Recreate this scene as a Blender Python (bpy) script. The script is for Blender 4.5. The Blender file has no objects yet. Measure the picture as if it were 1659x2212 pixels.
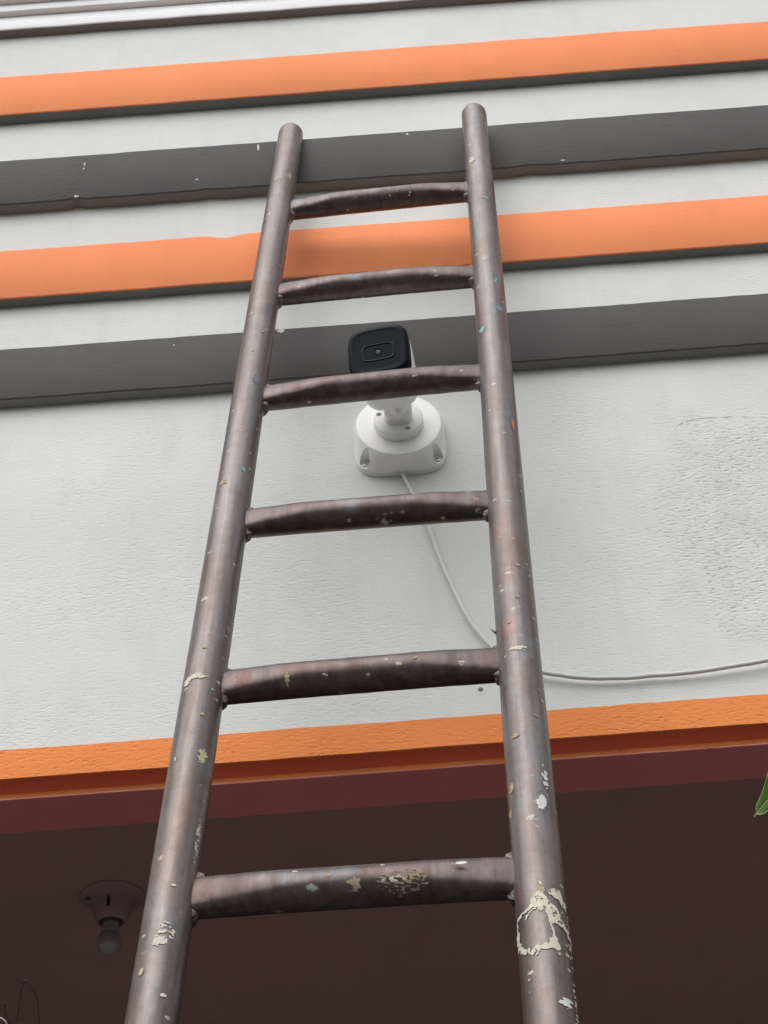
import bpy, bmesh, math, random
from mathutils import Vector, Matrix, noise

scn = bpy.context.scene
col = scn.collection
random.seed(7)
rad = math.radians

# ------------------------------------------------------------------ camera
cam_d = bpy.data.cameras.new("camera")
cam = bpy.data.objects.new("camera", cam_d)
col.objects.link(cam)
cam_d.sensor_fit = 'VERTICAL'
cam_d.sensor_height = 36.0
cam_d.lens = 36.0 * 3324.0 / 2212.0
cam_d.clip_start = 0.02
cam_d.clip_end = 2000.0
PITCH, ROLL = rad(42.5), rad(4.2)
Fv = Vector((0, math.cos(PITCH), math.sin(PITCH)))
U0 = Vector((0, -math.sin(PITCH), math.cos(PITCH)))
R0 = Vector((1, 0, 0))
Rv = math.cos(ROLL) * R0 - math.sin(ROLL) * U0
Uv = math.sin(ROLL) * R0 + math.cos(ROLL) * U0
cam.matrix_world = Matrix(((Rv.x, Uv.x, -Fv.x, 0.0),
                           (Rv.y, Uv.y, -Fv.y, -1.6226),
                           (Rv.z, Uv.z, -Fv.z, 1.5),
                           (0, 0, 0, 1)))
scn.camera = cam

# ------------------------------------------------------------------ world, sun, exposure
SUN_EL, SUN_AZ = rad(54), rad(205)      # azimuth measured clockwise from +y (behind the viewer, a little to the left)
world = bpy.data.worlds.new("World")
scn.world = world
world.use_nodes = True
wn, wl = world.node_tree.nodes, world.node_tree.links
wn.clear()
sky = wn.new("ShaderNodeTexSky")
sky.sky_type = 'NISHITA'
sky.sun_disc = False
sky.sun_elevation = SUN_EL
sky.sun_rotation = SUN_AZ
sky.air_density = 1.0
sky.dust_density = 2.0
sky.ozone_density = 1.0
hs = wn.new("ShaderNodeHueSaturation")
hs.inputs["Saturation"].default_value = 0.22
bg = wn.new("ShaderNodeBackground")
bg.inputs["Strength"].default_value = 0.14
wo = wn.new("ShaderNodeOutputWorld")
wl.new(sky.outputs[0], hs.inputs["Color"])
wl.new(hs.outputs[0], bg.inputs["Color"])
wl.new(bg.outputs[0], wo.inputs["Surface"])

sun_d = bpy.data.lights.new("sun", 'SUN')
sun_d.energy = 0.8
sun_d.angle = rad(72)
sun_d.color = (1.0, 0.975, 0.94)
sun = bpy.data.objects.new("sun", sun_d)
col.objects.link(sun)
sun_dir = Vector((math.sin(SUN_AZ) * math.cos(SUN_EL), math.cos(SUN_AZ) * math.cos(SUN_EL), math.sin(SUN_EL)))
sun.rotation_euler = sun_dir.to_track_quat('Z', 'Y').to_euler()
sun.location = (0, -4, 8)

scn.view_settings.view_transform = 'Standard'
scn.view_settings.look = 'None'
scn.view_settings.gamma = 1.0
scn.view_settings.use_curve_mapping = False
scn.view_settings.exposure = 0.92
scn.cycles.max_bounces = 7
scn.cycles.diffuse_bounces = 4
scn.cycles.glossy_bounces = 3

# ------------------------------------------------------------------ helpers
class NT:
    def __init__(self, name):
        self.m = bpy.data.materials.new(name)
        self.m.use_nodes = True
        self.t = self.m.node_tree
        self.t.nodes.clear()
        self.out = self.t.nodes.new("ShaderNodeOutputMaterial")
        self.b = self.t.nodes.new("ShaderNodeBsdfPrincipled")
        self.t.links.new(self.b.outputs[0], self.out.inputs[0])

    def n(self, kind, **kw):
        nd = self.t.nodes.new(kind)
        for k, v in kw.items():
            if hasattr(nd, k):
                setattr(nd, k, v)
            else:
                nd.inputs[k].default_value = v
        return nd

    def l(self, a, b):
        self.t.links.new(a, b)

    def obj(self, scale=(1, 1, 1), rot=(0, 0, 0)):
        c = self.n("ShaderNodeTexCoord")
        mp = self.n("ShaderNodeMapping")
        mp.inputs["Scale"].default_value = scale
        mp.inputs["Rotation"].default_value = rot
        self.l(c.outputs["Object"], mp.inputs[0])
        return mp.outputs[0]

    def noise(self, vec, scale, detail=3.0, rough=0.55, dist=0.0):
        nd = self.n("ShaderNodeTexNoise")
        nd.inputs["Scale"].default_value = scale
        nd.inputs["Detail"].default_value = detail
        nd.inputs["Roughness"].default_value = rough
        nd.inputs["Distortion"].default_value = dist
        self.l(vec, nd.inputs["Vector"])
        return nd.outputs["Fac"]

    def ramp(self, fac, stops):
        nd = self.n("ShaderNodeValToRGB")
        el = nd.color_ramp.elements
        while len(el) > 1:
            el.remove(el[-1])
        for i, (p, c) in enumerate(stops):
            e = el[0] if i == 0 else el.new(p)
            e.position = p
            if not isinstance(c, (tuple, list)):
                c = (c, c, c)
            e.color = (*c[:3], 1)
        self.l(fac, nd.inputs[0])
        return nd.outputs[0]

    def mix(self, fac, a, b, blend='MIX'):
        nd = self.n("ShaderNodeMix", data_type='RGBA', blend_type=blend)
        for sock, v in ((nd.inputs[0], fac), (nd.inputs[6], a), (nd.inputs[7], b)):
            if hasattr(v, "is_linked"):
                self.l(v, sock)
            elif isinstance(v, (tuple, list)):
                sock.default_value = (*v[:3], 1)
            else:
                sock.default_value = v
        return nd.outputs[2]

    def math(self, op, a, b=0.0, clamp=False):
        nd = self.n("ShaderNodeMath", operation=op, use_clamp=clamp)
        for sock, v in ((nd.inputs[0], a), (nd.inputs[1], b)):
            if hasattr(v, "is_linked"):
                self.l(v, sock)
            else:
                sock.default_value = v
        return nd.outputs[0]

    def bump(self, height, strength, dist, normal=None):
        nd = self.n("ShaderNodeBump")
        nd.inputs["Distance"].default_value = dist
        if hasattr(strength, "is_linked"):
            self.l(strength, nd.inputs["Strength"])
        else:
            nd.inputs["Strength"].default_value = strength
        self.l(height, nd.inputs["Height"])
        if normal is not None:
            self.l(normal, nd.inputs["Normal"])
        return nd.outputs[0]

    def set(self, **kw):
        names = dict(color="Base Color", rough="Roughness", metal="Metallic", normal="Normal",
                     spec="Specular IOR Level", coat="Coat Weight", coat_rough="Coat Roughness",
                     trans="Transmission Weight", sss="Subsurface Weight", ior="IOR")
        for k, v in kw.items():
            s = self.b.inputs[names[k]]
            if hasattr(v, "is_linked"):
                self.l(v, s)
            elif isinstance(v, (tuple, list)):
                s.default_value = (*v[:3], 1)
            else:
                s.default_value = v
        return self.m


def plaster(name, c, var=0.06, stipple=0.55, dirt=0.0, chips=None, patch=False, rough=0.85):
    k = NT(name)
    v = k.obj()
    vs = k.obj((1.0, 1.0, 1.9))
    big = k.noise(v, 2.3, 4, 0.6)
    mid = k.noise(v, 17.0, 4, 0.6)
    lo = tuple(x * (1 - var) for x in c)
    hi = tuple(min(1, x * (1 + var * 0.6)) for x in c)
    base = k.mix(k.ramp(big, [(0.35, 0.0), (0.65, 1.0)]), lo, hi)
    base = k.mix(k.math('MULTIPLY', k.ramp(mid, [(0.5, 0.0), (0.75, 1.0)]), 0.35), base, tuple(x * 0.9 for x in c))
    if dirt:
        st = k.noise(k.obj((3.0, 3.0, 0.5)), 9.0, 5, 0.65)
        base = k.mix(k.math('MULTIPLY', k.ramp(st, [(0.52, 0.0), (0.72, 1.0)]), dirt), base, tuple(x * 0.7 for x in c))
    if chips:
        vo = k.n("ShaderNodeTexVoronoi")
        vo.inputs["Scale"].default_value = 16.0
        k.l(k.obj((1, 1, 0.7)), vo.inputs["Vector"])
        ch = k.n("ShaderNodeSeparateColor")
        k.l(vo.outputs["Color"], ch.inputs[0])
        sel = k.math('GREATER_THAN', ch.outputs[0], 0.8)
        wob = k.math('MULTIPLY', k.noise(v, 160, 2, 0.6), 0.11)
        near = k.math('LESS_THAN', k.math('ADD', vo.outputs["Distance"], wob), 0.085)
        base = k.mix(k.math('MULTIPLY', sel, near), base, chips)
    dash = k.noise(k.obj((1.0, 1.0, 2.7)), 105.0, 2, 0.55, 0.2)
    grain = k.noise(vs, 330.0, 2, 0.6)
    wav = k.noise(v, 26.0, 1, 0.5)
    h = k.math('ADD', k.ramp(dash, [(0.28, 0.0), (0.43, 0.85), (0.62, 1.0)]), k.math('MULTIPLY', grain, 0.30))
    # trowelled render: the stipple is stronger in some places than in others
    patchy = k.ramp(k.noise(v, 5.0, 2, 0.6), [(0.35, 0.35), (0.7, 1.0)])
    sfac = k.math('MULTIPLY', patchy, stipple)
    if patch:                      # coarse re-rendered repair towards the right end of the wall
        sx = k.n("ShaderNodeSeparateXYZ")
        k.l(v, sx.inputs[0])
        edge = k.math('MULTIPLY', k.math('SUBTRACT', k.noise(v, 8.0, 3, 0.6), 0.5), 0.30)
        mx = k.ramp(k.math('ADD', sx.outputs[0], edge), [(0.37, 0.0), (0.45, 1.0)])
        mz = k.ramp(k.math('ADD', k.math('MULTIPLY', sx.outputs[2], 0.25), k.math('MULTIPLY', edge, 0.3)),
                    [(0.672, 0.0), (0.69, 1.0), (0.775, 1.0), (0.783, 0.0)])
        pm = k.math('MULTIPLY', mx, mz)
        worn = k.math('MULTIPLY', pm, k.ramp(k.noise(v, 15.0, 5, 0.75), [(0.40, 0.0), (0.68, 1.0)]))
        base = k.mix(k.math('MULTIPLY', worn, 0.42), base, tuple(x * 0.70 for x in c))
        sfac = k.math('ADD', sfac, k.math('MULTIPLY', pm, 0.40))
    h = k.math('ADD', h, k.math('MULTIPLY', wav, 0.5))
    nb = k.bump(h, sfac, 0.0028)
    return k.set(color=base, rough=rough, normal=nb, spec=0.25)


M = {}
M['wall'] = plaster("pale grey wall paint", (0.63, 0.635, 0.61), 0.06, 0.42, 0.17, patch=True)
M['orange_top'] = plaster("faded orange paint", (0.80, 0.258, 0.108), 0.09, 0.32, 0.14)
M['orange_low'] = plaster("orange paint", (0.78, 0.25, 0.075), 0.06, 0.6, 0.06)
M['charcoal'] = plaster("charcoal paint", (0.086, 0.081, 0.078), 0.12, 0.42, 0.15, chips=(0.5, 0.5, 0.48))
M['white'] = plaster("white cornice paint", (0.86, 0.85, 0.86), 0.03, 0.3, 0.05)
M['under_shade'] = plaster("grey paint with painted shade", (0.21, 0.205, 0.19), 0.1, 0.4, 0.2)  # grey undersides darkened in colour to stand in for ledge shade
M['red_under'] = plaster("brick red underside", (0.68, 0.12, 0.055), 0.05, 0.25)  # underside coloured redder and darker than the orange strip faces
M['maroon'] = plaster("maroon paint", (0.60, 0.20, 0.19), 0.06, 0.35, 0.05)
M['edge_highlight'] = plaster("painted arris highlight", (0.74, 0.42, 0.42), 0.15, 0.2)  # highlight along the maroon arris, painted in as paler pink
M['ceiling'] = plaster("brown ceiling paint", (0.35, 0.212, 0.18), 0.08, 0.3, 0.1)
M['inside'] = plaster("brown porch paint", (0.16, 0.09, 0.08), 0.08, 0.3, 0.1)


def concrete():
    k = NT("worn concrete")
    v = k.obj()
    c = k.mix(k.noise(v, 0.8, 6, 0.6), (0.10, 0.097, 0.09), (0.17, 0.163, 0.152))
    c = k.mix(k.math('MULTIPLY', k.noise(v, 40, 4, 0.7), 0.4), c, (0.13, 0.125, 0.12))
    return k.set(color=c, rough=0.9, normal=k.bump(k.noise(v, 120, 4, 0.6), 0.4, 0.004))


M['concrete'] = concrete()


def plastic(name, c, rough=0.4, var=0.03, spec=0.5, bump=0.03):
    k = NT(name)
    v = k.obj()
    a = k.noise(v, 35, 4, 0.6)
    col_ = k.mix(a, tuple(x * (1 - var) for x in c), c)
    r = k.math('ADD', k.math('MULTIPLY', k.noise(v, 90, 3, 0.6), 0.12), rough - 0.06)
    return k.set(color=col_, rough=r, spec=spec, normal=k.bump(k.noise(v, 900, 2, 0.5), bump, 0.0004))


M['white_plastic'] = plastic("white plastic", (0.88, 0.875, 0.85), 0.42)
M['gasket'] = plastic("grey gasket", (0.45, 0.45, 0.43), 0.6)
M['black_gloss'] = plastic("glossy black plastic", (0.006, 0.008, 0.012), 0.10, 0.2, 0.05, 0.01)
M['black_rim'] = plastic("dark window rim", (0.014, 0.016, 0.021), 0.45, 0.2, 0.12, 0.2)
M['lens'] = plastic("lens glass", (0.004, 0.005, 0.008), 0.05, 0.2, 0.25, 0.0)
M['screw'] = NT("screw steel").set(color=(0.5, 0.49, 0.46), metal=1.0, rough=0.35)
M['hole'] = plastic("hole lining", (0.16, 0.15, 0.12), 0.7)
M['cable'] = plastic("white cable sheath", (0.58, 0.575, 0.55), 0.5, 0.08)
M['holder'] = plastic("aged bakelite", (0.29, 0.185, 0.16), 0.5, 0.08)
M['socket'] = plastic("dark socket", (0.06, 0.045, 0.038), 0.6)
k_ = NT("opal bulb glass")
M['bulb'] = k_.set(color=k_.mix(k_.noise(k_.obj(), 30, 3), (0.26, 0.22, 0.21), (0.34, 0.29, 0.28)), rough=0.22, spec=0.6)
M['nail'] = plastic("rusty nail", (0.16, 0.14, 0.13), 0.6)


def ladder_metal(name, ca, cb, rust, metal_amt):
    k = NT(name)
    v = k.obj()
    vl = k.obj((26.0, 26.0, 1.6))
    streak = k.noise(vl, 3.0, 4, 0.6)
    blot = k.noise(v, 9.0, 5, 0.6, 0.6)
    fine = k.noise(v, 140.0, 3, 0.6)
    c = k.mix(k.ramp(streak, [(0.38, 0.0), (0.64, 1.0)]), ca, cb)
    c = k.mix(k.math('MULTIPLY', k.ramp(blot, [(0.52, 0.0), (0.66, 1.0)]), 0.65), c, rust)
    blue = k.noise(v, 14.0, 3, 0.5)
    c = k.mix(k.math('MULTIPLY', k.ramp(blue, [(0.60, 0.0), (0.68, 1.0)]), 0.4), c, (0.15, 0.18, 0.20))
    c = k.mix(k.math('MULTIPLY', k.ramp(fine, [(0.55, 0.0), (0.8, 1.0)]), 0.4), c, (0.06, 0.042, 0.04))
    red = k.noise(k.obj((1.0, 1.0, 0.5)), 21.0, 3, 0.6)
    c = k.mix(k.math('MULTIPLY', k.ramp(red, [(0.63, 0.0), (0.70, 1.0)]), 0.55), c, tuple(x * y for x, y in zip(cb, (1.15, 0.55, 0.5))))
    sv = k.noise(k.obj((70.0, 70.0, 2.2)), 6.0, 2, 0.7)          # long scratches along the pipe
    c = k.mix(k.math('MULTIPLY', k.ramp(sv, [(0.60, 0.0), (0.70, 1.0)]), 0.18), c, tuple(min(1, x * 1.4) for x in cb))
    c = k.mix(k.math('MULTIPLY', k.ramp(sv, [(0.30, 1.0), (0.40, 0.0)]), 0.25), c, tuple(x * 0.5 for x in ca))
    grime = k.noise(v, 27.0, 5, 0.7, 0.5)
    c = k.mix(k.math('MULTIPLY', k.ramp(grime, [(0.48, 0.0), (0.62, 1.0)]), 0.28), c, tuple(x * 0.55 for x in ca))
    c = k.mix(k.math('MULTIPLY', k.ramp(grime, [(0.34, 1.0), (0.42, 0.0)]), 0.18), c, tuple(min(1, x * 1.35) for x in cb))
    fac_tot = None
    for scale, pick, size, wob, stretch in ((44.0, 0.84, 0.24, 0.26, (0.8, 0.8, 1.2)), (105.0, 0.82, 0.30, 0.30, (0.6, 0.6, 1.2))):
        vo = k.n("ShaderNodeTexVoronoi")
        vo.inputs["Scale"].default_value = scale
        dv = k.n("ShaderNodeVectorMath", operation='ADD')
        k.l(k.obj(stretch), dv.inputs[0])
        ns = k.n("ShaderNodeTexNoise")
        ns.inputs["Scale"].default_value = scale * 2.2
        k.l(v, ns.inputs["Vector"])
        sc = k.n("ShaderNodeVectorMath", operation='SCALE')
        sc.inputs[3].default_value = 0.35 / scale
        k.l(ns.outputs["Color"], sc.inputs[0])
        k.l(sc.outputs[0], dv.inputs[1])
        k.l(dv.outputs[0], vo.inputs["Vector"])
        ch = k.n("ShaderNodeSeparateColor")
        k.l(vo.outputs["Color"], ch.inputs[0])
        sel = k.math('GREATER_THAN', ch.outputs[0], pick)
        edge = k.math('ADD', vo.outputs["Distance"], k.math('MULTIPLY', k.noise(v, scale * 5, 2, 0.6), wob))
        near = k.ramp(edge, [(size * 0.9, 1.0), (size * 1.25, 0.0)])
        f = k.math('MULTIPLY', k.math('MULTIPLY', sel, near), 0.9)
        pc = k.ramp(ch.outputs[1], [(0.0, (0.50, 0.44, 0.34)), (0.42, (0.56, 0.52, 0.45)), (0.62, (0.42, 0.27, 0.15)),
                                    (0.80, (0.22, 0.31, 0.30)), (0.9, (0.29, 0.16, 0.12))])
        c = k.mix(f, c, pc)
        fac_tot = f if fac_tot is None else k.math('MAXIMUM', fac_tot, f)
    metal = k.math('MULTIPLY', k.math('SUBTRACT', 1.0, fac_tot), metal_amt)
    r = k.math('ADD', k.math('MULTIPLY', k.noise(v, 60, 4, 0.65), 0.15), 0.31)
    r = k.math('ADD', r, k.math('MULTIPLY', fac_tot, 0.3), True)
    h = k.math('ADD', k.math('MULTIPLY', fine, 0.5), k.math('MULTIPLY', fac_tot, 0.8))
    h = k.math('ADD', h, k.math('MULTIPLY', k.noise(v, 35, 3, 0.6), 0.8))
    return k.set(color=c, metal=metal, rough=r, normal=k.bump(h, 0.35, 0.0009))


M['ladder'] = ladder_metal("worn brown painted steel", (0.122, 0.092, 0.080), (0.185, 0.163, 0.152), (0.140, 0.085, 0.060), 0.46)
M['rung'] = ladder_metal("dark brown painted steel", (0.074, 0.050, 0.042), (0.122, 0.096, 0.090), (0.088, 0.046, 0.033), 0.60)


def weldmat():
    k = NT("rusty weld")
    v = k.obj()
    c = k.mix(k.ramp(k.noise(v, 90, 4, 0.7), [(0.38, 0.0), (0.62, 1.0)]), (0.085, 0.065, 0.06), (0.20, 0.13, 0.10))
    c = k.mix(k.ramp(k.noise(v, 170, 3, 0.7), [(0.58, 0.0), (0.66, 1.0)]), c, (0.34, 0.33, 0.29))
    return k.set(color=c, metal=0.2, rough=0.5, normal=k.bump(k.noise(v, 260, 3, 0.6), 0.6, 0.0015))


M['weld'] = weldmat()


def paintmat(name, c):
    k = NT(name)
    v = k.obj()
    f = k.noise(v, 220, 4, 0.65)
    cc = k.mix(k.ramp(f, [(0.35, 0.0), (0.7, 1.0)]), tuple(x * 0.72 for x in c), c)
    return k.set(color=cc, rough=0.75, normal=k.bump(f, 0.4, 0.0006))


PC = {'cream': (0.64, 0.585, 0.47), 'white': (0.66, 0.66, 0.61), 'tan': (0.42, 0.31, 0.18), 'turq': (0.22, 0.45, 0.40),
      'orange': (0.50, 0.20, 0.08), 'scuff': (0.33, 0.25, 0.18), 'blue': (0.19, 0.27, 0.38), 'slate': (0.17, 0.18, 0.20),
      'yellow': (0.50, 0.44, 0.24), 'pink': (0.42, 0.27, 0.27)}
for kk, cc in PC.items():
    M['p_' + kk] = paintmat("dried " + kk + " paint", cc)


def leafmat():
    k = NT("green leaf")
    v = k.obj()
    c = k.mix(k.noise(v, 55, 3, 0.6), (0.045, 0.14, 0.02), (0.11, 0.25, 0.035))
    k.set(color=c, rough=0.38, normal=k.bump(k.noise(v, 130, 3), 0.35, 0.001))
    tr = k.n("ShaderNodeBsdfTranslucent")
    k.l(k.mix(0.5, c, (0.16, 0.34, 0.03)), tr.inputs[0])
    ms = k.n("ShaderNodeMixShader")
    ms.inputs[0].default_value = 0.4
    k.l(k.b.outputs[0], ms.inputs[1])
    k.l(tr.outputs[0], ms.inputs[2])
    k.l(ms.outputs[0], k.out.inputs[0])
    return k.m


M['leaf'] = leafmat()
M['leaf_edge'] = NT("pale leaf margin").set(color=(0.34, 0.38, 0.17), rough=0.5)
M['stem'] = plastic("green brown stem", (0.12, 0.10, 0.045), 0.6, 0.3)
M['twig'] = plastic("dark dry twig", (0.045, 0.028, 0.024), 0.8, 0.3)
M['twig_brown'] = plastic("brown dry twig", (0.13, 0.085, 0.05), 0.8, 0.3)
M['twig_pale'] = plastic("bleached dry twig", (0.62, 0.50, 0.46), 0.7, 0.1)
M['clay'] = plaster("fired clay", (0.36, 0.15, 0.08), 0.1, 0.2)
M['soil'] = plaster("dry soil", (0.07, 0.05, 0.035), 0.2, 0.8)


class MB:
    def __init__(self):
        self.v, self.f, self.mi = [], [], []

    def box(self, x0, x1, y0, y1, z0, z1, mi=0):
        b = len(self.v)
        self.v += [(x, y, z) for z in (z0, z1) for y in (y0, y1) for x in (x0, x1)]
        for q in ((0, 2, 3, 1), (4, 5, 7, 6), (0, 1, 5, 4), (2, 6, 7, 3), (0, 4, 6, 2), (1, 3, 7, 5)):
            self.f.append([b + i for i in q])
            self.mi.append(mi)

    def loft(self, rings, cap0=True, cap1=True, mi=0, flip=False):
        n = len(rings[0])
        b = len(self.v)
        for r in rings:
            self.v += [tuple(p) for p in r]
        for i in range(len(rings) - 1):
            for j in range(n):
                k = (j + 1) % n
                q = [b + i * n + j, b + i * n + k, b + (i + 1) * n + k, b + (i + 1) * n + j]
                self.f.append(q[::-1] if flip else q)
                self.mi.append(mi)
        for on, off, rev in ((cap0, 0, True), (cap1, (len(rings) - 1) * n, False)):
            if on:
                q = [b + off + j for j in range(n)]
                self.f.append(q[::-1] if rev != flip else q)
                self.mi.append(mi)

    def tube(self, pts, r, n=10, mi=0):
        pts = [Vector(p) for p in pts]
        rings = []
        up = Vector((0.3, 0.2, 1)).normalized()
        for i, p in enumerate(pts):
            d = (pts[min(i + 1, len(pts) - 1)] - pts[max(i - 1, 0)]).normalized()
            a = d.cross(up)
            if a.length < 1e-3:
                a = d.cross(Vector((1, 0, 0)))
            a.normalize()
            b2 = d.cross(a)
            rr = r[i] if isinstance(r, (list, tuple)) else r
            rings.append([p + rr * (math.cos(t) * a + math.sin(t) * b2) for t in (2 * math.pi * j / n for j in range(n))])
        self.loft(rings, mi=mi)

    def build(self, name, mats, parent=None, smooth=False, angle=None):
        me = bpy.data.meshes.new(name)
        me.from_pydata([tuple(p) for p in self.v], [], self.f)
        for m in (mats if isinstance(mats, (list, tuple)) else [mats]):
            me.materials.append(m)
        me.polygons.foreach_set("material_index", self.mi)
        bm = bmesh.new()
        bm.from_mesh(me)
        bmesh.ops.recalc_face_normals(bm, faces=bm.faces)
        bm.to_mesh(me)
        bm.free()
        if smooth:
            me.polygons.foreach_set("use_smooth", [True] * len(me.polygons))
            me.set_sharp_from_angle(angle=rad(angle or 40))
        me.update()
        o = bpy.data.objects.new(name, me)
        col.objects.link(o)
        if parent:
            o.parent = parent
        return o


def empty(name, loc=(0, 0, 0)):
    o = bpy.data.objects.new(name, None)
    o.empty_display_size = 0.1
    o.location = loc
    col.objects.link(o)
    return o


def tag(o, label=None, cat=None, group=None, kind=None):
    for k, v in (("label", label), ("category", cat), ("group", group), ("kind", kind)):
        if v:
            o[k] = v
    return o


def catmull(pts, n=8):
    pts = [Vector(p) for p in pts]
    out = []
    for i in range(len(pts) - 1):
        p0, p1, p2, p3 = pts[max(i - 1, 0)], pts[i], pts[i + 1], pts[min(i + 2, len(pts) - 1)]
        for j in range(n):
            t = j / n
            out.append(0.5 * ((2 * p1) + (p2 - p0) * t + (2 * p0 - 5 * p1 + 4 * p2 - p3) * t * t + (3 * p1 - p0 - 3 * p2 + p3) * t ** 3))
    out.append(pts[-1])
    return out


def cut(o, cutters):
    for c in cutters:
        md = o.modifiers.new("cut", 'BOOLEAN')
        md.operation = 'DIFFERENCE'
        md.solver = 'EXACT'
        md.object = c
    dg = bpy.context.evaluated_depsgraph_get()
    me = bpy.data.meshes.new_from_object(o.evaluated_get(dg))
    old = o.data
    o.modifiers.clear()
    o.data = me
    me.name = old.name
    bpy.data.meshes.remove(old)
    for c in cutters:
        cm = c.data
        bpy.data.objects.remove(c)
        bpy.data.meshes.remove(cm)
    me.set_sharp_from_angle(angle=rad(35))


# ------------------------------------------------------------------ ground
g = MB()
g.box(-150, 150, -150, 150, -0.3, 0.0)
tag(g.build("ground", M['concrete']), kind="structure")

# unseen slope added behind the viewer; darkens low sky, camera face and pipe reflections
def greenery():
    k = NT("overgrown slope")
    v = k.obj()
    c = k.mix(k.noise(v, 1.6, 6, 0.65), (0.025, 0.04, 0.014), (0.075, 0.105, 0.04))
    return k.set(color=c, rough=0.9, normal=k.bump(k.noise(v, 3.0, 5, 0.7), 0.9, 0.3))


M['greenery'] = greenery()
hb = MB()
NA, NR = 96, 14
for i in range(NA + 1):
    a = rad(178) + rad(184) * i / NA             # half circle in front of the house, y < 0
    for j in range(NR + 1):
        q = j / NR
        r = 9.5 + 7.0 * q
        x, y = r * math.cos(a), r * math.sin(a) - 0.5
        h = 6.6 * (q ** 0.55) * (0.86 + 0.3 * noise.noise((x * 0.22, y * 0.22, 1.0))) + 0.7 * noise.noise((x * 0.9, y * 0.9, q * 4)) * min(1, q * 5)
        hb.v.append((x, y, max(h, -0.05) if q > 0 else -0.1))
for i in range(NA):
    for j in range(NR):
        o_ = i * (NR + 1) + j
        hb.f.append([o_, o_ + 1, o_ + NR + 2, o_ + NR + 1])
        hb.mi.append(0)
tag(hb.build("added_slope", M['greenery'], None, smooth=True, angle=80), kind="structure")

# ------------------------------------------------------------------ house front
X0, X1 = -3.4, 3.2
ZB, ZS = 2.582, 2.5637                       # underside of the wall face, underside of the beam
house = empty("house", (0, 0, 0))
tag(house, "pale grey rendered house front with orange and charcoal ledges above a dark porch", "house")

w = MB()
w.box(X0, X1, 0.0, 0.0972, ZB + 0.003, 5.0)
w.build("wall", M['wall'], house)


def ledge(name, z0, z1, t, mats, seed, amp=0.0012, rnd=0.0025, ybase=0.0, notch=()):
    """A straight rendered band standing proud of the wall, its arrises slightly uneven."""
    mb = MB()
    n = 820
    rings = []
    for i in range(n + 1):
        x = X0 - 0.02 + (X1 - X0 + 0.04) * i / n
        e = [amp * (noise.noise((x * 9.0, seed * 7.3 + q * 3.1, 0.0)) + 0.6 * noise.noise((x * 42.0, seed * 3.7, q * 5.0)))
             for q in range(4)]
        zt, zb = z1 + e[0], z0 + e[1]
        for xn, wd, dt, db in notch:
            q = math.exp(-((x - xn) / wd) ** 2)
            zt -= dt * q
            zb += db * q
        yf = ybase - t + 0.4 * e[2]
        rings.append([(x, ybase + 0.01, zb), (x, yf + rnd, zb), (x, yf + rnd * 0.3, zb + rnd * 0.3), (x, yf, zb + rnd),
                      (x, yf + e[3] * 0.4, (zb + zt) / 2),
                      (x, yf, zt - rnd), (x, yf + rnd * 0.3, zt - rnd * 0.3), (x, yf + rnd, zt), (x, ybase + 0.01, zt)])
    k = len(rings[0])
    b = 0
    for r in rings:
        mb.v += r
    for i in range(n):
        x = X0 + (X1 - X0) * i / n
        for j in range(k - 1):
            mb.f.append([i * k + j, i * k + j + 1, (i + 1) * k + j + 1, (i + 1) * k + j])
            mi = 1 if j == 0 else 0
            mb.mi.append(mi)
    mb.f.append(list(range(k)))
    mb.mi.append(0)
    mb.f.append([n * k + j for j in range(k)])
    mb.mi.append(0)
    return mb.build(name, mats, house, smooth=True, angle=50)


def lab(o, s):
    o["label"] = s
    return o


lab(ledge("ledge", 4.052, 4.186, 0.0226, [M['orange_top'], M['under_shade']], 1), "upper orange ledge")
lab(ledge("ledge", 3.766, 3.900, 0.0226, [M['charcoal'], M['under_shade']], 2, notch=((-0.5016, 0.007, 0.0, 0.0075), (-0.27, 0.008, 0.0, 0.003), (0.3, 0.02, 0.0, 0.003))), "upper charcoal ledge the ladder leans on")
lab(ledge("ledge", 3.507, 3.636, 0.0200, [M['orange_top'], M['under_shade']], 3, notch=((-0.235, 0.022, 0.0075, 0.0), (0.9, 0.03, 0.004, 0.002))), "middle orange ledge")
lab(ledge("ledge", 3.262, 3.380, 0.0200, [M['charcoal'], M['under_shade']], 4), "lower charcoal ledge above the security camera")

# stepped white cornice at the top
lab(ledge("cornice", 4.368, 4.416, 0.0200, [M['white'], M['under_shade']], 5), "lowest white cornice step")
lab(ledge("cornice", 4.417, 4.443, 0.0325, [M['white'], M['white']], 6), "second white cornice step")
lab(ledge("cornice", 4.444, 4.60, 0.0450, [M['white'], M['white']], 7), "third white cornice step")

# orange base strip painted along the bottom of the wall, beam face and maroon soffit below it
mb = MB()
n = 430
for i in range(n + 1):
    x = X0 + (X1 - X0) * i / n
    e = 0.0012 * (noise.noise((x * 11, 3.3, 0)) + 0.8 * noise.noise((x * 48, 9.3, 0)))
    e2 = 0.0007 * (noise.noise((x * 9, 13.3, 0)) + 0.8 * noise.noise((x * 38, 19.3, 0)))
    mb.v += [(x, 0.0005, 2.625 + e), (x, -0.0016, 2.6242 + e), (x, -0.002 + e2, 2.60), (x, -0.0012, ZB - 0.0006 + e2), (x, 0.0008, ZB - 0.001 + e2),
             (x, 0.021, 2.5724), (x, 0.022, 2.5710), (x, 0.022, ZS + 0.0012)]
for i in range(n):
    for j in range(7):
        mb.f.append([i * 8 + j, i * 8 + j + 1, i * 8 + 9 + j, i * 8 + 8 + j])
        mb.mi.append(1 if j == 4 else 0)
lab(mb.build("base_strip", [M['orange_low'], M['red_under']], house, smooth=True, angle=50), "orange strip along the bottom of the wall")
mb = MB()
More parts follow.
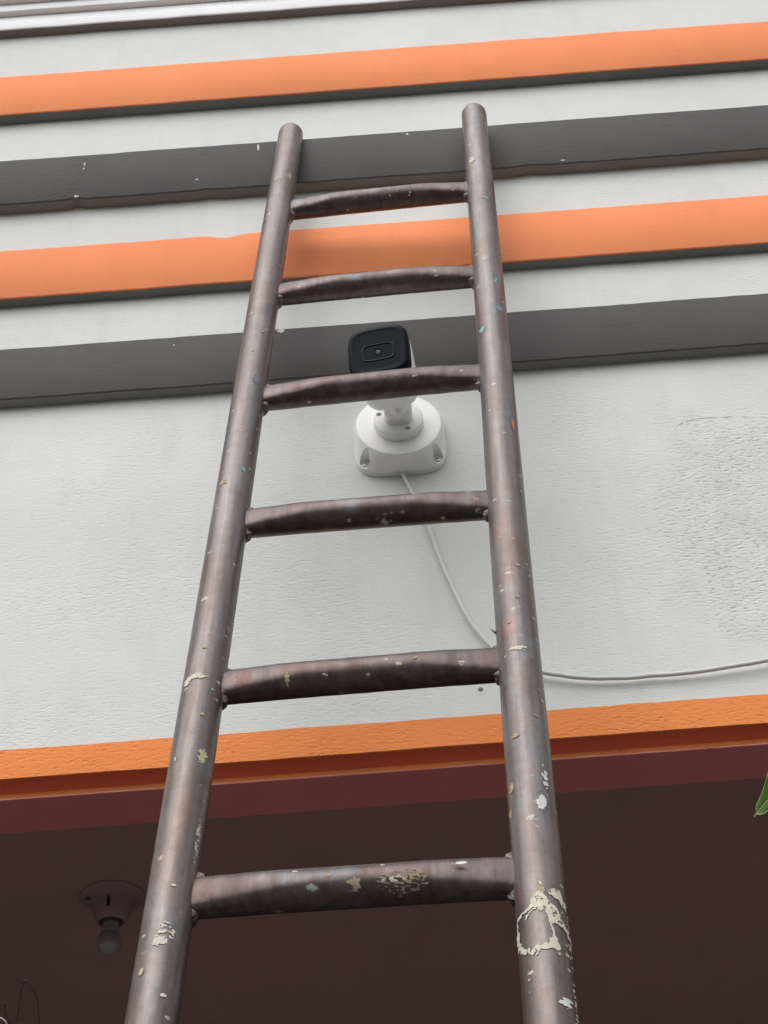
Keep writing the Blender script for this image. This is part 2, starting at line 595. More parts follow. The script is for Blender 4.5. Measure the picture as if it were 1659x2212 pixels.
mb.box(X0, X1, 0.0245, 0.0965, ZS + 0.0031, ZB + 0.0020)
mb.build("lintel", M['inside'], house)
mb = MB()
for i in range(n + 1):
    x = X0 + (X1 - X0) * i / n
    e = 0.0008 * (noise.noise((x * 7, 23.3, 0)) + 0.8 * noise.noise((x * 31, 29.3, 0)))
    mb.v += [(x, 0.0225, ZS + 0.0026 + e), (x, 0.0212, ZS + 0.0020 + e), (x, 0.0206, ZS + 0.0008), (x, 0.0212, ZS), (x, 0.0985, ZS), (x, 0.0985, 2.80)]
for i in range(n):
    for j in range(5):
        mb.f.append([i * 6 + j, i * 6 + j + 1, i * 6 + 7 + j, i * 6 + 6 + j])
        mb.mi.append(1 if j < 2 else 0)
lab(mb.build("soffit", [M['maroon'], M['edge_highlight']], house, smooth=True, angle=35), "maroon underside of the beam")

mb = MB()
mb.box(X0, X1, 0.0980, 2.9, 2.80, 2.95)
mb.build("ceiling", M['ceiling'], house)
mb = MB()
mb.box(X0, X1, 2.6, 2.8, 0.0, 2.80)
mb.build("back_wall", M['inside'], house)
for xs in ((X0 - 0.15, X0), (X1, X1 + 0.15)):
    mb = MB()
    mb.box(xs[0], xs[1], 0.003, 2.8, 0.0, 5.0)
    mb.build("side_wall", M['wall'], house)
mb = MB()
mb.box(X0 - 0.15, X1 + 0.15, 0.12, 2.8, 4.85, 5.0)
mb.build("roof", M['concrete'], house)

# small chips where the charcoal paint has flaked to the pale render below
M['chip'] = plaster("bare render in chips", (0.55, 0.54, 0.52), 0.1, 0.3)
for cx, cz, cw, ch, yy, sd in ((-0.1790, 3.882, .0022, .0085, -.0231, 1), (-0.4933, 3.8700, .0018, .0048, -.0231, 2), (-0.4938, 3.8560, .0014, .0032, -.0231, 3),
                               (-0.2880, 3.7975, .0022, .0016, -.0231, 4), (-0.1420, 3.3745, .0050, .0050, -.0206, 5), (-0.5010, 3.7735, .0050, .0022, -.0232, 6),
                               (0.0920, 3.8890, .0030, .0022, -.0231, 7), (-0.107, 3.889, .0020, .0030, -.0231, 8), (0.3600, 3.7745, .0040, .0014, -.0231, 9)):
    mb = MB()
    pts = []
    for j in range(14):
        t = 2 * math.pi * j / 14
        rr = 1 + 0.7 * noise.noise((math.cos(t) * 1.6 + sd * 3, math.sin(t) * 1.6, sd))
        pts.append((cx + cw * rr * math.cos(t), cz + ch * rr * math.sin(t)))
    mb.loft([[(x, y, z) for x, z in pts] for y in (yy + 0.002, yy)])
    mb.build("paint_chip", M['chip'], house)

# curved lip where a later coat of render overlaps the worn patch
mb = MB()
mb.tube(catmull([(0.4361, 0.0002, 3.1060), (0.4450, 0.0000, 3.1172), (0.4575, -0.0001, 3.1242), (0.4776, -0.0002, 3.1285), (0.5115, 0.0000, 3.1286), (0.5522, 0.0001, 3.1246), (0.5790, 0.0003, 3.1222), (0.70, 0.0004, 3.115)], 8),
        [max(0.0001, 0.0005 + 0.0010 * noise.noise((i * 0.37, 2.0, 0.0)) - 0.00001 * max(0, i - 30)) for i in range(57)], 8)
mb.build("plaster_seam", M['wall'], house, smooth=True, angle=80)

# plugged screw hole in the wall below the cable
mb = MB()
mb.loft([[(0.1073 + r * math.cos(t), y, 2.6653 + r * math.sin(t)) for t in (2 * math.pi * j / 12 for j in range(12))]
         for r, y in ((0.0032, 0.002), (0.0032, -0.0006), (0.002, -0.0012))])
mb.build("wall_plug", M['nail'], house, smooth=True)

# ------------------------------------------------------------------ ladder
LAD = Matrix(((0.99638932, 0.06252248, 0.05743926, -0.18182675),
              (-0.0724951, 0.97865544, 0.19229661, -0.80754405),
              (-0.04419038, -0.19576636, 0.9796544, -0.00737979),
              (0, 0, 0, 1)))
W2, RR, RG = 0.167, 0.0225, 0.0192
ladder = empty("ladder")
ladder.matrix_world = LAD
tag(ladder, "rusty brown steel pipe ladder spattered with paint, leaning on the wall", "ladder")
for side, z0, z1 in ((-1, 0.0, 3.996), (1, 0.0151, 3.993)):
    mb = MB()
    rings = []
    NS = 32
    zs = [z0 + (z1 - 0.012 - z0) * i / 160 for i in range(161)]
    prof = [(z, 1.0) for z in zs] + [(z1 - 0.007, 0.985), (z1 - 0.003, 0.93), (z1 - 0.0008, 0.82), (z1, 0.62), (z1 - 0.0005, 0.3)]
    for z, s in prof:
        ring = []
        for j in range(NS):
            t = 2 * math.pi * j / NS
            d = 1 + 0.006 * noise.noise((math.cos(t) * 1.2, math.sin(t) * 1.2 + side * 5, z * 9))
            bend = 0.0012 * noise.noise((side * 3.0, 0.5, z * 1.3))
            lump = 0.0008 * noise.noise((math.cos(t) * 3, math.sin(t) * 3, z * 60)) if z > z1 - 0.014 else 0
            ring.append((side * W2 + bend + RR * s * d * math.cos(t), RR * s * d * math.sin(t) + bend, z + lump))
        rings.append(ring)
    mb.loft(rings)
    mb.build("rail", M['ladder'], ladder, smooth=True, angle=60)

RUNGS = [3.678, 3.385, 3.096, 2.809, 2.524, 2.243, 1.957, 1.670, 1.383, 1.096, 0.809, 0.522, 0.235]
for ri, zc in enumerate(RUNGS):
    mb = MB()
    rings = []
    half = W2 - 0.012
    NU, NS = 56, 36
    tilt = random.uniform(-0.004, 0.004)
    for i in range(NU + 1):
        u = -half + 2 * half * i / NU
        a = abs(u) / half
        s = 0.70 * max(0.0, (a - 0.20) / 0.80) ** 2.2
        kz = 1 + 0.10 * s
        yfl = -RG + s * RG * 1.02
        ring = []
        for j in range(NS):
            t = 2 * math.pi * j / NS
            y, z = RG * math.cos(t), RG * math.sin(t) * kz
            dd = y - yfl
            y = yfl + 0.5 * (dd + math.sqrt(dd * dd + (0.0055 * min(1, s * 4 + 0.02)) ** 2)) + min(0.0, dd) * 0.22
            y += 0.0004 * noise.noise((u * 60, t * 2, ri * 3.0))
            ring.append((u, y + 0.002, zc + z + tilt * u / half))
        rings.append(ring)
    mb.loft(rings)
    rung = mb.build("rung", M['rung'], ladder, smooth=True, angle=50)
    for side in (-1, 1):                       # lumpy weld bead where the flattened end meets the rail
        wb = MB()
        wr = []
        NA, NB = 40, 8
        for i in range(NA):
            t = 2 * math.pi * i / NA
            y, z = RG * math.cos(t), RG * math.sin(t) * 1.08
            if y < 0:
                y *= 0.12
            y += 0.002
            d = math.sqrt(max(RR * RR - y * y, 1e-8))
            xin = side * (W2 - d)
            cr = Vector((xin, y, zc + z + tilt * side))
            out = Vector((0, math.cos(t), math.sin(t)))
            ax = Vector((-side, 0, 0))
            rb = 0.0062 + 0.0024 * noise.noise((t * 2.3, ri * 5.1, side)) + 0.0022 * noise.noise((t * 7.0, ri * 5.1, side * 2))
            wr.append([cr + rb * (math.cos(q) * out + math.sin(q) * ax) for q in (2 * math.pi * j / NB for j in range(NB))])
        wr.append(wr[0])
        wb.loft(wr, cap0=False, cap1=False)
        wb.build("weld", M['weld'], rung, smooth=True, angle=80)


bb = MB()                                       # sharp burr of weld steel sticking out of the right rail
bb.loft([[(W2 - RR + 0.001 - q * 0.0075, -0.004 + r_ * math.cos(t) - q * 0.002, 2.566 + r_ * math.sin(t) + q * 0.006 * q) for t in (2 * math.pi * j / 8 for j in range(8))]
         for q, r_ in ((0.0, 0.0030), (0.35, 0.0020), (0.7, 0.0011), (1.0, 0.0003))])
bb.build("burr", M['weld'], ladder, smooth=True, angle=60)

TORN_LINES = (
    (13, ((482, 830), (455, 950), (444, 1100), (450, 1195), (490, 1300))), (9, ((490, 1300), (530, 1280), (562, 1345), (650, 1250))),
    (8, ((612, 1360), (640, 1300), (660, 1270))), (20, ((690, 1290), (770, 1275), (850, 1290))), (14, ((858, 1285), (845, 1150), (822, 1000), (806, 900), (824, 790))),
    (24, ((480, 845), (560, 815), (640, 790), (720, 775), (800, 770))), (10, ((555, 900), (600, 850), (690, 815))), (9, ((1000, 1010), (1010, 1110))),
    (11, ((1030, 1110), (1060, 1210), (1090, 1330))))
TORN_SCRAPS = (
    [(610, 800), (650, 700), (700, 630), (775, 585), (815, 640), (860, 735), (800, 770), (740, 860), (700, 800)], [(765, 490), (790, 500), (828, 570), (800, 620)],
    [(850, 755), (930, 800), (958, 920), (1000, 1010), (1012, 1115), (968, 1010), (900, 992), (830, 1005), (812, 905)],
    [(860, 620), (912, 558), (990, 548), (1025, 680), (1036, 770), (965, 712), (900, 652)], [(780, 1190), (830, 1150), (860, 1290), (770, 1295)])


def splash(side, ang, z, hw, hh, colour, mode='blob', seed=0, rung=None):
    """Dried paint on a rail (or rung): a thin skin following the tube, outline broken up by noise."""
    mb = MB()
    st = 0.00055 if max(hw, hh) > 0.006 else 0.0004
    ext = 1.5 if mode != 'torn' else 1.0
    nu, nv = int(2 * ext * hw / st) + 1, int(2 * ext * hh / st) + 1
    R = (RR if rung is None else RG) + 0.0003

    def P(u, v):
        if rung is None:
            th = rad(ang) + u / R
            bend = 0.0012 * noise.noise((side * 3.0, 0.5, (z + v) * 1.3))
            return (side * W2 + bend + (R + 0.0003) * math.sin(th), -(R + 0.0003) * math.cos(th) + bend, z + v)
        th = rad(ang) + v / R
        return (side + u, -(R + 0.0002) * math.cos(th) + 0.002, rung + (R + 0.0002) * math.sin(th))

    keep = {}

    def vid(i, j):
        if (i, j) not in keep:
            keep[(i, j)] = len(mb.v)
            mb.v.append(P(-ext * hw + i * st, -ext * hh + j * st))
        return keep[(i, j)]

    for i in range(nu):
        for j in range(nv):
            u, v = -ext * hw + (i + .5) * st, -ext * hh + (j + .5) * st
            a, b = u / hw, v / hh
            nz = noise.noise((u * 230 + seed * 9.7, v * 230, seed * 3.3))
            nf = noise.noise((u * 700 + seed * 5.7, v * 500, seed * 1.3))
            nl = noise.noise((u * 60 + seed * 4.1, v * 60, seed * 7.3))
            if mode == 'blob':
                ok = a * a + b * b + 0.95 * nz + 0.55 * nf + 0.7 * nl < 0.70
            elif mode == 'smear':
                ok = a * a + b * b + 0.9 * noise.noise((u * 120 + seed, v * 420, seed * 2.2)) + 0.5 * nf < 0.62
            elif mode == 'ring':                  # peeled patch: only its jagged rim is left, wider at the top
                a2, b2 = a + 0.30 * nl + 0.10 * nz, b + 0.22 * noise.noise((u * 45 + 3.1, v * 45, seed)) + 0.12 * nz
                q = (abs(a2) ** 3.2 + abs(b2) ** 3.2) ** (1 / 3.2)
                wv = 0.5 + 0.5 * noise.noise((a * 2.1 + seed, b * 2.1, 1.7)) * 2.0
                band = 0.025 + 0.10 * max(0.0, wv) ** 2 + (0.22 if b > 0.55 else 0.0) + 0.05 * nf
                ok = abs(q - 0.86) < band and not (nl > 0.34 and b < 0.5)
            elif mode == 'scrape':
                ok = a * a + b * b < 0.9 and noise.noise((u * 190 + v * 240 + seed, v * 330 - u * 60, seed)) + 0.3 * nf > 0.05 + 0.25 * (a * a + b * b)
            elif mode == 'torn':                   # large torn skin of cream paint on the right rail: strokes and scraps measured in 0.1 mm
                X = 230 * math.sin(rad(ang) + u / R) * 1.326 + 735 + 26 * nz + 10 * nf
                Y = 976 - (z + v - 2.1721) / 8.56e-5 + 24 * noise.noise((u * 210 + 5, v * 210, 2.0)) + 8 * nf
                X -= 0.0849 * (Y - 990)
                ok = False
                for w_, pl in TORN_LINES:
                    for (x1, y1), (x2, y2) in zip(pl, pl[1:]):
                        dx, dy = x2 - x1, y2 - y1
                        t = max(0, min(1, ((X - x1) * dx + (Y - y1) * dy) / (dx * dx + dy * dy)))
                        if math.hypot(X - x1 - t * dx, Y - y1 - t * dy) < w_ * (1 + 0.8 * nl):
                            ok = True
                for pl in TORN_SCRAPS:
                    ins = False
                    for (x1, y1), (x2, y2) in zip(pl, pl[1:] + pl[:1]):
                        if (y1 > Y) != (y2 > Y) and X < (x2 - x1) * (Y - y1) / (y2 - y1) + x1:
                            ins = not ins
                    ok = ok or (ins and nf + nz < 0.55)
            else:                                  # dot
                ok = a * a + b * b + 0.7 * nz + 0.3 * nf + 0.6 * nl < 0.75
            if ok:
                mb.f.append([vid(i, j), vid(i + 1, j), vid(i + 1, j + 1), vid(i, j + 1)])
                mb.mi.append(0)
    if mb.f:
        o = mb.build("paint_splash", M['p_' + colour], ladder)
        o["kind"] = "stuff"
        return o


L, Rr_ = -1, 1
for args in (
    (L, -4, 2.516, .0125, .0050, 'cream', 'smear', 1), (L, -30, 2.512, .006, .007, 'cream', 'smear', 31),
    (L, 16, 2.187, .0095, .0130, 'cream', 'scrape', 2), (L, 8, 2.178, .006, .006, 'cream', 'blob', 32),
    (L, -25, 2.149, .0026, .0042, 'yellow', 'dot', 3), (L, 41, 2.404, .0065, .0105, 'yellow', 'smear', 4),
    (L, -24, 2.868, .0075, .0070, 'tan', 'smear', 5), (L, 32, 2.124, .0035, .0018, 'white', 'dot', 6),
    (L, 42, 2.500, .0026, .0026, 'turq', 'dot', 8),
    (L, 33, 2.896, .0050, .0070, 'turq', 'scrape', 9), (L, 35, 3.108, .0060, .0140, 'slate', 'smear', 10),
    (L, -8, 3.750, .0090, .0080, 'cream', 'scrape', 11), (L, 40, 3.765, .0055, .0150, 'cream', 'scrape', 12),
    (L, 4, 2.56, .0032, .0014, 'tan', 'dot', 13), (L, 24, 2.46, .0030, .0020, 'tan', 'dot', 14), (L, -30, 2.40, .0015, .004, 'cream', 'dot', 15),
    (L, 30, 3.235, .0030, .0022, 'tan', 'dot', 16), (L, 5, 3.18, .0026, .0022, 'yellow', 'dot', 17), (L, 12, 2.05, .003, .002, 'white', 'dot', 18),
    (L, 62, 2.30, .0035, .03, 'cream', 'scrape', 19), (L, 20, 2.24, .0028, .0015, 'cream', 'dot', 20),
    (Rr_, 38, 2.337, .0040, .0160, 'white', 'blob', 21), (Rr_, 24, 2.306, .0050, .0085, 'white', 'blob', 22),
    (Rr_, -51, 2.333, .0040, .0060, 'tan', 'blob', 23), (Rr_, -62, 2.304, .0040, .0080, 'tan', 'blob', 24),
    (Rr_, 0, 2.173, .0340, .0420, 'cream', 'torn', 25), (Rr_, 4, 2.206, .0030, .0060, 'tan', 'smear', 126),
    (Rr_, 45, 2.945, .0030, .0150, 'orange', 'smear', 29), (Rr_, -3, 2.518, .0110, .0040, 'cream', 'smear', 30),
    (Rr_, 12, 3.594, .0110, .0045, 'turq', 'scrape', 41), (Rr_, 32, 3.318, .0055, .0090, 'turq', 'scrape', 42),
    (Rr_, 33, 3.236, .0050, .0080, 'blue', 'blob', 43), (Rr_, -38, 3.183, .0050, .0070, 'turq', 'blob', 44),
    (Rr_, -28, 3.746, .0060, .0120, 'cream', 'smear', 45), (Rr_, -27, 2.395, .0045, .0030, 'tan', 'blob', 46),
    (Rr_, 28, 2.420, .0045, .0040, 'tan', 'scrape', 47), (Rr_, 70, 2.158, .0040, .0300, 'cream', 'scrape', 48),
    (Rr_, 66, 2.090, .0035, .0350, 'cream', 'scrape', 49), 
    (Rr_, 39, 2.093, .0080, .0050, 'white', 'smear', 52),
    (Rr_, 22, 2.655, .0045, .0028, 'pink', 'blob', 53), (Rr_, 10, 2.60, .0026, .0016, 'tan', 'dot', 54),
    (Rr_, -20, 2.56, .0028, .0016, 'tan', 'dot', 55), (Rr_, 50, 2.46, .003, .008, 'tan', 'scrape', 56), (Rr_, 30, 2.14, .0022, .0022, 'tan', 'dot', 57),
    (Rr_, -40, 2.115, .0015, .012, 'yellow', 'scrape', 58),
):
    splash(*args)
for x, ang, zr, hw, hh, c, mode, sd in (
    (.048, -32, 2.243, .0250, .0125, 'scuff', 'scrape', 61), (.040, -26, 2.243, .0120, .0050, 'cream', 'scrape', 161), (.058, -22, 2.243, .0120, .0070, 'tan', 'scrape', 62), (.004, -30, 2.243, .0065, .0065, 'scuff', 'blob', 63),
    (-.02, -2, 2.243, .0030, .0020, 'tan', 'dot', 64), (.10, 8, 2.243, .0050, .0015, 'white', 'dot', 65),
    (.060, -4, 2.524, .0030, .0020, 'tan', 'dot', 66), (-.075, -45, 2.524, .0028, .0080, 'yellow', 'smear', 67),
    (.03, -62, 2.809, .0120, .0020, 'tan', 'scrape', 68), (.02, -45, 3.678, .0018, .0060, 'cream', 'scrape', 69), (.052, -45, 3.678, .0025, .0070, 'cream', 'scrape', 70),
    (-.03, -25, 3.096, .0020, .0016, 'tan', 'dot', 71), (.035, -22, 3.096, .0022, .0016, 'tan', 'dot', 72), (.01, -48, 2.524, .0022, .0018, 'tan', 'dot', 73),
):
    splash(x, ang, 0, hw, hh, c, mode, sd, rung=zr)

# ------------------------------------------------------------------ security camera on its junction box
CX, CZ = 0.031, 3.1235
secam = empty("security_camera", (CX, 0, CZ))
tag(secam, "white bullet security camera with black face on a round wall box", "security camera")


def sq(hx, hz, p, n=72, y=0.0, cx=0.0, cz=0.0):
    out = []
    for j in range(n):
        t = 2 * math.pi * j / n
        c, s = math.cos(t), math.sin(t)
        out.append((cx + hx * math.copysign(abs(c) ** (2 / p), c), y, cz + hz * math.copysign(abs(s) ** (2 / p), s)))
    return out


def circ(r, y, n=72, cx=0.0, cz=0.0):
    return sq(r, r, 2.0, n, y, cx, cz)


mb = MB()
mb.loft([sq(.0665, .0665, 4.2, y=0.004), sq(.0672, .0672, 4.2, y=-0.0052), sq(.0665, .0665, 4.2, y=-0.006)])
mb.build("box_back", M['white_plastic'], secam, smooth=True)
mb = MB()
mb.loft([sq(.0655, .0655, 4.2, y=-0.0061), sq(.0655, .0655, 4.2, y=-0.0070)])
mb.build("gasket", M['gasket'], secam, smooth=True)
mb = MB()
rings = [sq(.0668, .0668, 4.2, y=-0.0071), sq(.0676, .0676, 4.2, y=-0.0080)]
for i in range(1, 13):
    q = i / 12
    e = q ** 0.85
    r = .0676 + (.0632 - .0676) * e
    p = 4.2 + (2.0 - 4.2) * e
    rings.append(sq(r, r, p, y=-0.008 - 0.0305 * q))
rings += [circ(.0628, -0.0393), circ(.0618, -0.0399), circ(.0600, -0.0401)]
mb.loft(rings)
shell = mb.build("junction_box", M['white_plastic'], secam, smooth=True)
cutters = []
for sx in (-1, 1):
    for sz in (-1, 1):
        c = MB()
        pts = []
        for j in range(20):
            t = 2 * math.pi * j / 20
            x, z = 0.0085 * math.cos(t), 0.0095 * math.sin(t)
            x = max(x, -0.0062)
            pts.append((sx * (0.0525 + x), sz * (0.0500 + z)))
        c.loft([[(x, y, z) for x, z in pts] for y in (-0.0105, -0.06)])
        co = c.build("cutter", M['white_plastic'], secam)
        cutters.append(co)
bpy.context.view_layer.update()
cut(shell, cutters)
for sx in (-1, 1):
    for sz in (-1, 1):
        s = MB()
        cx_, cz_ = sx * 0.0530, sz * 0.0515
        s.loft([circ(r, y, 20, cx_, cz_) for r, y in ((.0034, -.0095), (.0034, -.0122), (.0028, -.0132), (.0012, -.0133), (.0011, -.0122))])
        s.build("screw", M['screw'], secam, smooth=True)

mb = MB()
mb.loft([circ(.0362, -0.0395), circ(.0366, -0.0402), circ(.0364, -0.0523), circ(.0356, -0.0537), circ(.0345, -0.0541)])
ring_o = mb.build("mount_ring", M['white_plastic'], secam, smooth=True)
cs = []
HOLES = ((-.0280, .0085), (.0125, -.0245), (.0175, .0225))
for hx, hz in HOLES:
    c = MB()
    c.loft([circ(.0038, y, 24, hx, hz) for y in (-0.046, -0.07)])
    cs.append(c.build("cutter", M['white_plastic'], secam))
bpy.context.view_layer.update()
cut(ring_o, cs)
for hx, hz in HOLES:
    c = MB()
    c.loft([circ(.0036, y, 20, hx, hz) for y in (-0.0455, -0.0464)])
    c.build("screw_hole", M['hole'], ring_o, smooth=True)

# arm joint: waisted block on the ring, ball neck above it
mb = MB()
rings = []
for y, hx, hz, p, dz in ((-.0535, .0212, .0172, 2.8, 0.0), (-.0580, .0208, .0166, 2.8, 0.0), (-.0610, .0168, .0138, 2.4, 0.0), (-.0650, .0160, .0132, 2.4, 0.0), (-.0675, .0200, .0158, 3.4, 0.0), (-.0690, .0205, .0160, 3.4, 0.0),
                         (-.0735, .0205, .0160, 3.0, 0.0), (-.0760, .0188, .0148, 2.8, 0.0), (-.0770, .0150, .0125, 2.5, 0.0)):
    rings.append(sq(hx, hz, p, y=y, cz=dz))
mb.loft(rings)
mb.build("arm_joint", M['white_plastic'], secam, smooth=True, angle=60)
mb = MB()
pn = [(0.000, -0.073, -0.006), (0.000, -0.078, -0.006), (-0.002, -0.084, -0.005), (-0.004, -0.090, -0.002), (-0.006, -0.099, 0.004)]
mb.tube(catmull(pn, 5), [.0120, .0126, .0132, .0136, .0138, .0139, .0139, .0138, .0136, .0133, .013, .0126, .0122, .0118, .0116, .0115, .0115, .0116, .0118, .012, .012], 28)
mb.build("ball_neck", M['white_plastic'], secam, smooth=True, angle=60)

# bullet housing: axis from the rear, out of the wall, slightly down and to the left
rear = Vector((-0.0045, -0.091, 0.0165))
front = Vector((-0.0229, -0.189, -0.0015))
ax = (front - rear).normalized()
sx_ = Vector((1, 0, 0)) - ax * ax.x
sx_.normalize()
sz_ = sx_.cross(ax) * 1.0
if sz_.z < 0:
    sz_ = -sz_
LEN = (front - rear).length


def bsec(s, hx, hz, p, n=80, dz=0.0):
    out = []
    for q in sq(hx, hz, p, n):
        x, z = q[0], q[2]
        z2 = z + dz - (0.06 * hz * (x / hx) ** 2 if z > 0 else 0.0)     # top slightly arched
        out.append(rear + ax * s + sx_ * x + sz_ * z2)
    return out


mb = MB()
mb.loft([bsec(0.000, .027, .027, 3.0), bsec(0.0015, .032, .032, 3.2), bsec(0.005, .0365, .0355, 3.4), bsec(0.012, .0388, .0372, 3.8), bsec(0.03, .0405, .0385, 4.2),
         bsec(LEN - 0.040, .0425, .0415, 4.8), bsec(LEN - 0.022, .0436, .0426, 4.8), bsec(LEN - 0.0205, .0430, .0420, 4.8)])
mb.build("housing", M['white_plastic'], secam, smooth=True, angle=40)
mb = MB()
mb.loft([bsec(LEN - 0.0215, .0405, .0400, 4.8), bsec(LEN - 0.0200, .0432, .0425, 4.8), bsec(LEN - 0.012, .0440, .0432, 4.8), bsec(LEN - 0.005, .0437, .0429, 4.8), bsec(LEN - 0.0020, .0425, .0417, 4.8),
         bsec(LEN - 0.0004, .0398, .0390, 4.8), bsec(LEN, .0365, .0357, 4.8), bsec(LEN - 0.0004, .0350, .0342, 4.8), bsec(LEN - 0.0005, .0300, .0292, 4.8)])
face = mb.build("face_cover", M['black_gloss'], secam, smooth=True, angle=40)


def fsec(s, hx, hz, p, dz=-0.004, n=48):
    return [rear + ax * s + sx_ * q[0] + sz_ * (q[2] + dz) for q in sq(hx, hz, p, n)]


mb = MB()
mb.loft([fsec(LEN - 0.0040, .0235, .0150, 5.0), fsec(LEN + 0.0002, .0232, .0147, 5.0), fsec(LEN + 0.0008, .0222, .0137, 5.0), fsec(LEN + 0.0004, .0210, .0125, 5.0), fsec(LEN - 0.0018, .0204, .0119, 5.0)],
        cap0=False)
mb.build("window_rim", M['black_rim'], face, smooth=True, angle=35)
mb = MB()
mb.loft([fsec(LEN - 0.0016, .0062, .0062, 2.0), fsec(LEN - 0.0002, .0062, .0062, 2.0), fsec(LEN + 0.0004, .0056, .0056, 2.0), fsec(LEN - 0.0004, .0047, .0047, 2.0)])
mb.build("lens_ring", M['black_gloss'], face, smooth=True, angle=35)
mb = MB()
mb.loft([fsec(LEN - 0.0006 + 0.0005 * (1 - (r / .0046) ** 2), r, r, 2.0) for r in (.0046, .0040, .0030, .0018, .0006)])
mb.build("lens", M['lens'], face, smooth=True, angle=80)

# ------------------------------------------------------------------ cable
mb = MB()
path = catmull([(0.026, -0.010, 3.073), (0.029, -0.0065, 3.0603), (0.0368, -0.006, 3.0342), (0.0573, -0.007, 2.9641), (0.0724, -0.006, 2.8887), (0.089, -0.007, 2.8207), (0.101, -0.008, 2.7795),
                (0.1225, -0.009, 2.733), (0.1535, -0.010, 2.6938), (0.1918, -0.010, 2.6769), (0.2338, -0.009, 2.6664), (0.284, -0.008, 2.6612),
                (0.3348, -0.008, 2.6612), (0.386, -0.009, 2.6616), (0.4377, -0.010, 2.6660), (0.4793, -0.011, 2.6705), (0.60, -0.011, 2.690), (0.80, -0.010, 2.715),
                (1.2, -0.008, 2.735), (2.0, -0.007, 2.72), (3.1, -0.006, 2.74)], 8)
path = [p + Vector((0.0006 * noise.noise((i * .31, 0, 0)), 0, 0.0008 * noise.noise((0, i * .27, 3)))) for i, p in enumerate(path)]
mb.tube(path, 0.0031, 12)
tag(mb.build("cable", M['cable'], None, smooth=True, angle=80), "thin white cable hanging from the camera box and sagging along the wall", "cable")

# ------------------------------------------------------------------ ceiling lamp in the porch
LC = Vector((-0.5027, 0.7010, 2.80))
LS = 1.18
lamp = empty("ceiling_lamp", LC)
tag(lamp, "unlit round bulb in a brown holder on the dark porch ceiling", "ceiling lamp")


def lathe(prof, n=48, c=(0, 0)):
    return [[(c[0] + r * LS * math.cos(t), c[1] + r * LS * math.sin(t), z * LS) for t in (2 * math.pi * j / n for j in range(n))] for r, z in prof]


mb = MB()
mb.loft(lathe([(.0465, 0.002), (.0465, -.0020), (.0455, -.0040), (.0430, -.0055), (.0335, -.0062)]))
mb.build("base_plate", M['holder'], lamp, smooth=True, angle=35)
mb = MB()
mb.loft(lathe([(.0320, -.0058), (.0305, -.0085), (.0292, -.014), (.0262, -.026), (.0225, -.036), (.0190, -.0412), (.0178, -.0418), (.0166, -.0410), (.0160, -.0300), (.0158, -.012)]))
hold = mb.build("bulb_holder", M['holder'], lamp, smooth=True, angle=35)
c = MB()
c.box(-.0030, .0030, -.060, -.020, -.034, -.0155)
cc_ = c.build("cutter", M['socket'], lamp)
bpy.context.view_layer.update()
cut(hold, [cc_])
mb = MB()
mb.box(-.0045, .0045, -.0235, -.0205, -.036, -.0135)
mb.build("slot_lining", M['socket'], hold)
mb = MB()
mb.loft(lathe([(.0155, -.014), (.0155, -.0400), (.0148, -.0430), (.0130, -.0440)]))
mb.build("socket_sleeve", M['socket'], lamp, smooth=True, angle=35)
mb = MB()
prof = [(.0118, -.040), (.0120, -.050), (.0132, -.0560)]
for i in range(16):
    a = rad(42 + i * 9)                      # from the neck round to the bottom pole
    prof.append((max(.0178 * math.sin(a), .0003), -.0722 + .0178 * math.cos(a)))
mb.loft(lathe(prof))
mb.build("bulb", M['bulb'], lamp, smooth=True, angle=80)
mb = MB()
mb.loft(lathe([(.0035, -.0055), (.0035, -.0075), (.002, -.0082)], 14, (-.0470 + .008, -.012)))
mb.build("fixing_screw", M['socket'], lamp, smooth=True)

# ------------------------------------------------------------------ leafy shrub just outside the right edge; one leaf reaches in
LEAF = ((0.0, 0.0), (0.006, 0.10), (0.02, 0.20), (0.05, 0.27), (0.10, 0.32), (0.2, 0.47), (0.33, 0.76), (0.48, 0.97), (0.6, 1.0), (0.75, 0.86), (0.9, 0.46), (1.0, 0.03))


def prof_at(d):                                 # leaf half-width against distance from its drawn-out tip
    for (a, b), (c, e) in zip(LEAF, LEAF[1:]):
        if d <= c:
            return b + (e - b) * (d - a) / (c - a)
    return 0.0


def leaf_mesh(length, width, fold=0.25, droop=0.2):
    mb = MB()
    nl, nw = 26, 8
    grid = []
    for i in range(nl + 1):
        s = 1 - (1 - i / nl) ** 1.6
        hw = 0.5 * width * prof_at(1 - s) + 0.0003
        row = []
        for j in range(-nw // 2, nw // 2 + 1):
            q = j / (nw / 2)
            x = hw * q
            z = abs(x) * fold - droop * length * s * s + 0.0025 * math.sin(s * 9 + q * 2) * abs(q)
            row.append((x, length * s, z))
        grid.append(row)
    k = nw + 1
    for r in grid:
        mb.v += r
    for i in range(nl):
        for j in range(nw):
            mb.f.append([i * k + j, i * k + j + 1, (i + 1) * k + j + 1, (i + 1) * k + j])
            mb.mi.append(0)
    for sgn in (0, nw):                          # pale thickened margin
        pts = [Vector(grid[i][sgn]) for i in range(nl + 1)]
        mb.tube(pts, 0.0006, 6, mi=1)
    mb.tube([Vector(grid[i][nw // 2]) + Vector((0, 0, 0.0003)) for i in range(nl + 1)], [0.0013 - 0.0009 * i / nl for i in range(nl + 1)], 6, mi=1)
    mb.tube([(0, -0.022, 0.004), (0, -0.010, 0.001), (0, 0.0, 0)], 0.0013, 6, mi=1)
    mb.tube([(0, length, grid[-1][nw // 2][2]), (0, length + 0.004, grid[-1][nw // 2][2] - 0.001)], 0.0008, 6, mi=1)
    return mb.build("leaf", [M['leaf'], M['leaf_edge']], shrub, smooth=True, angle=60)


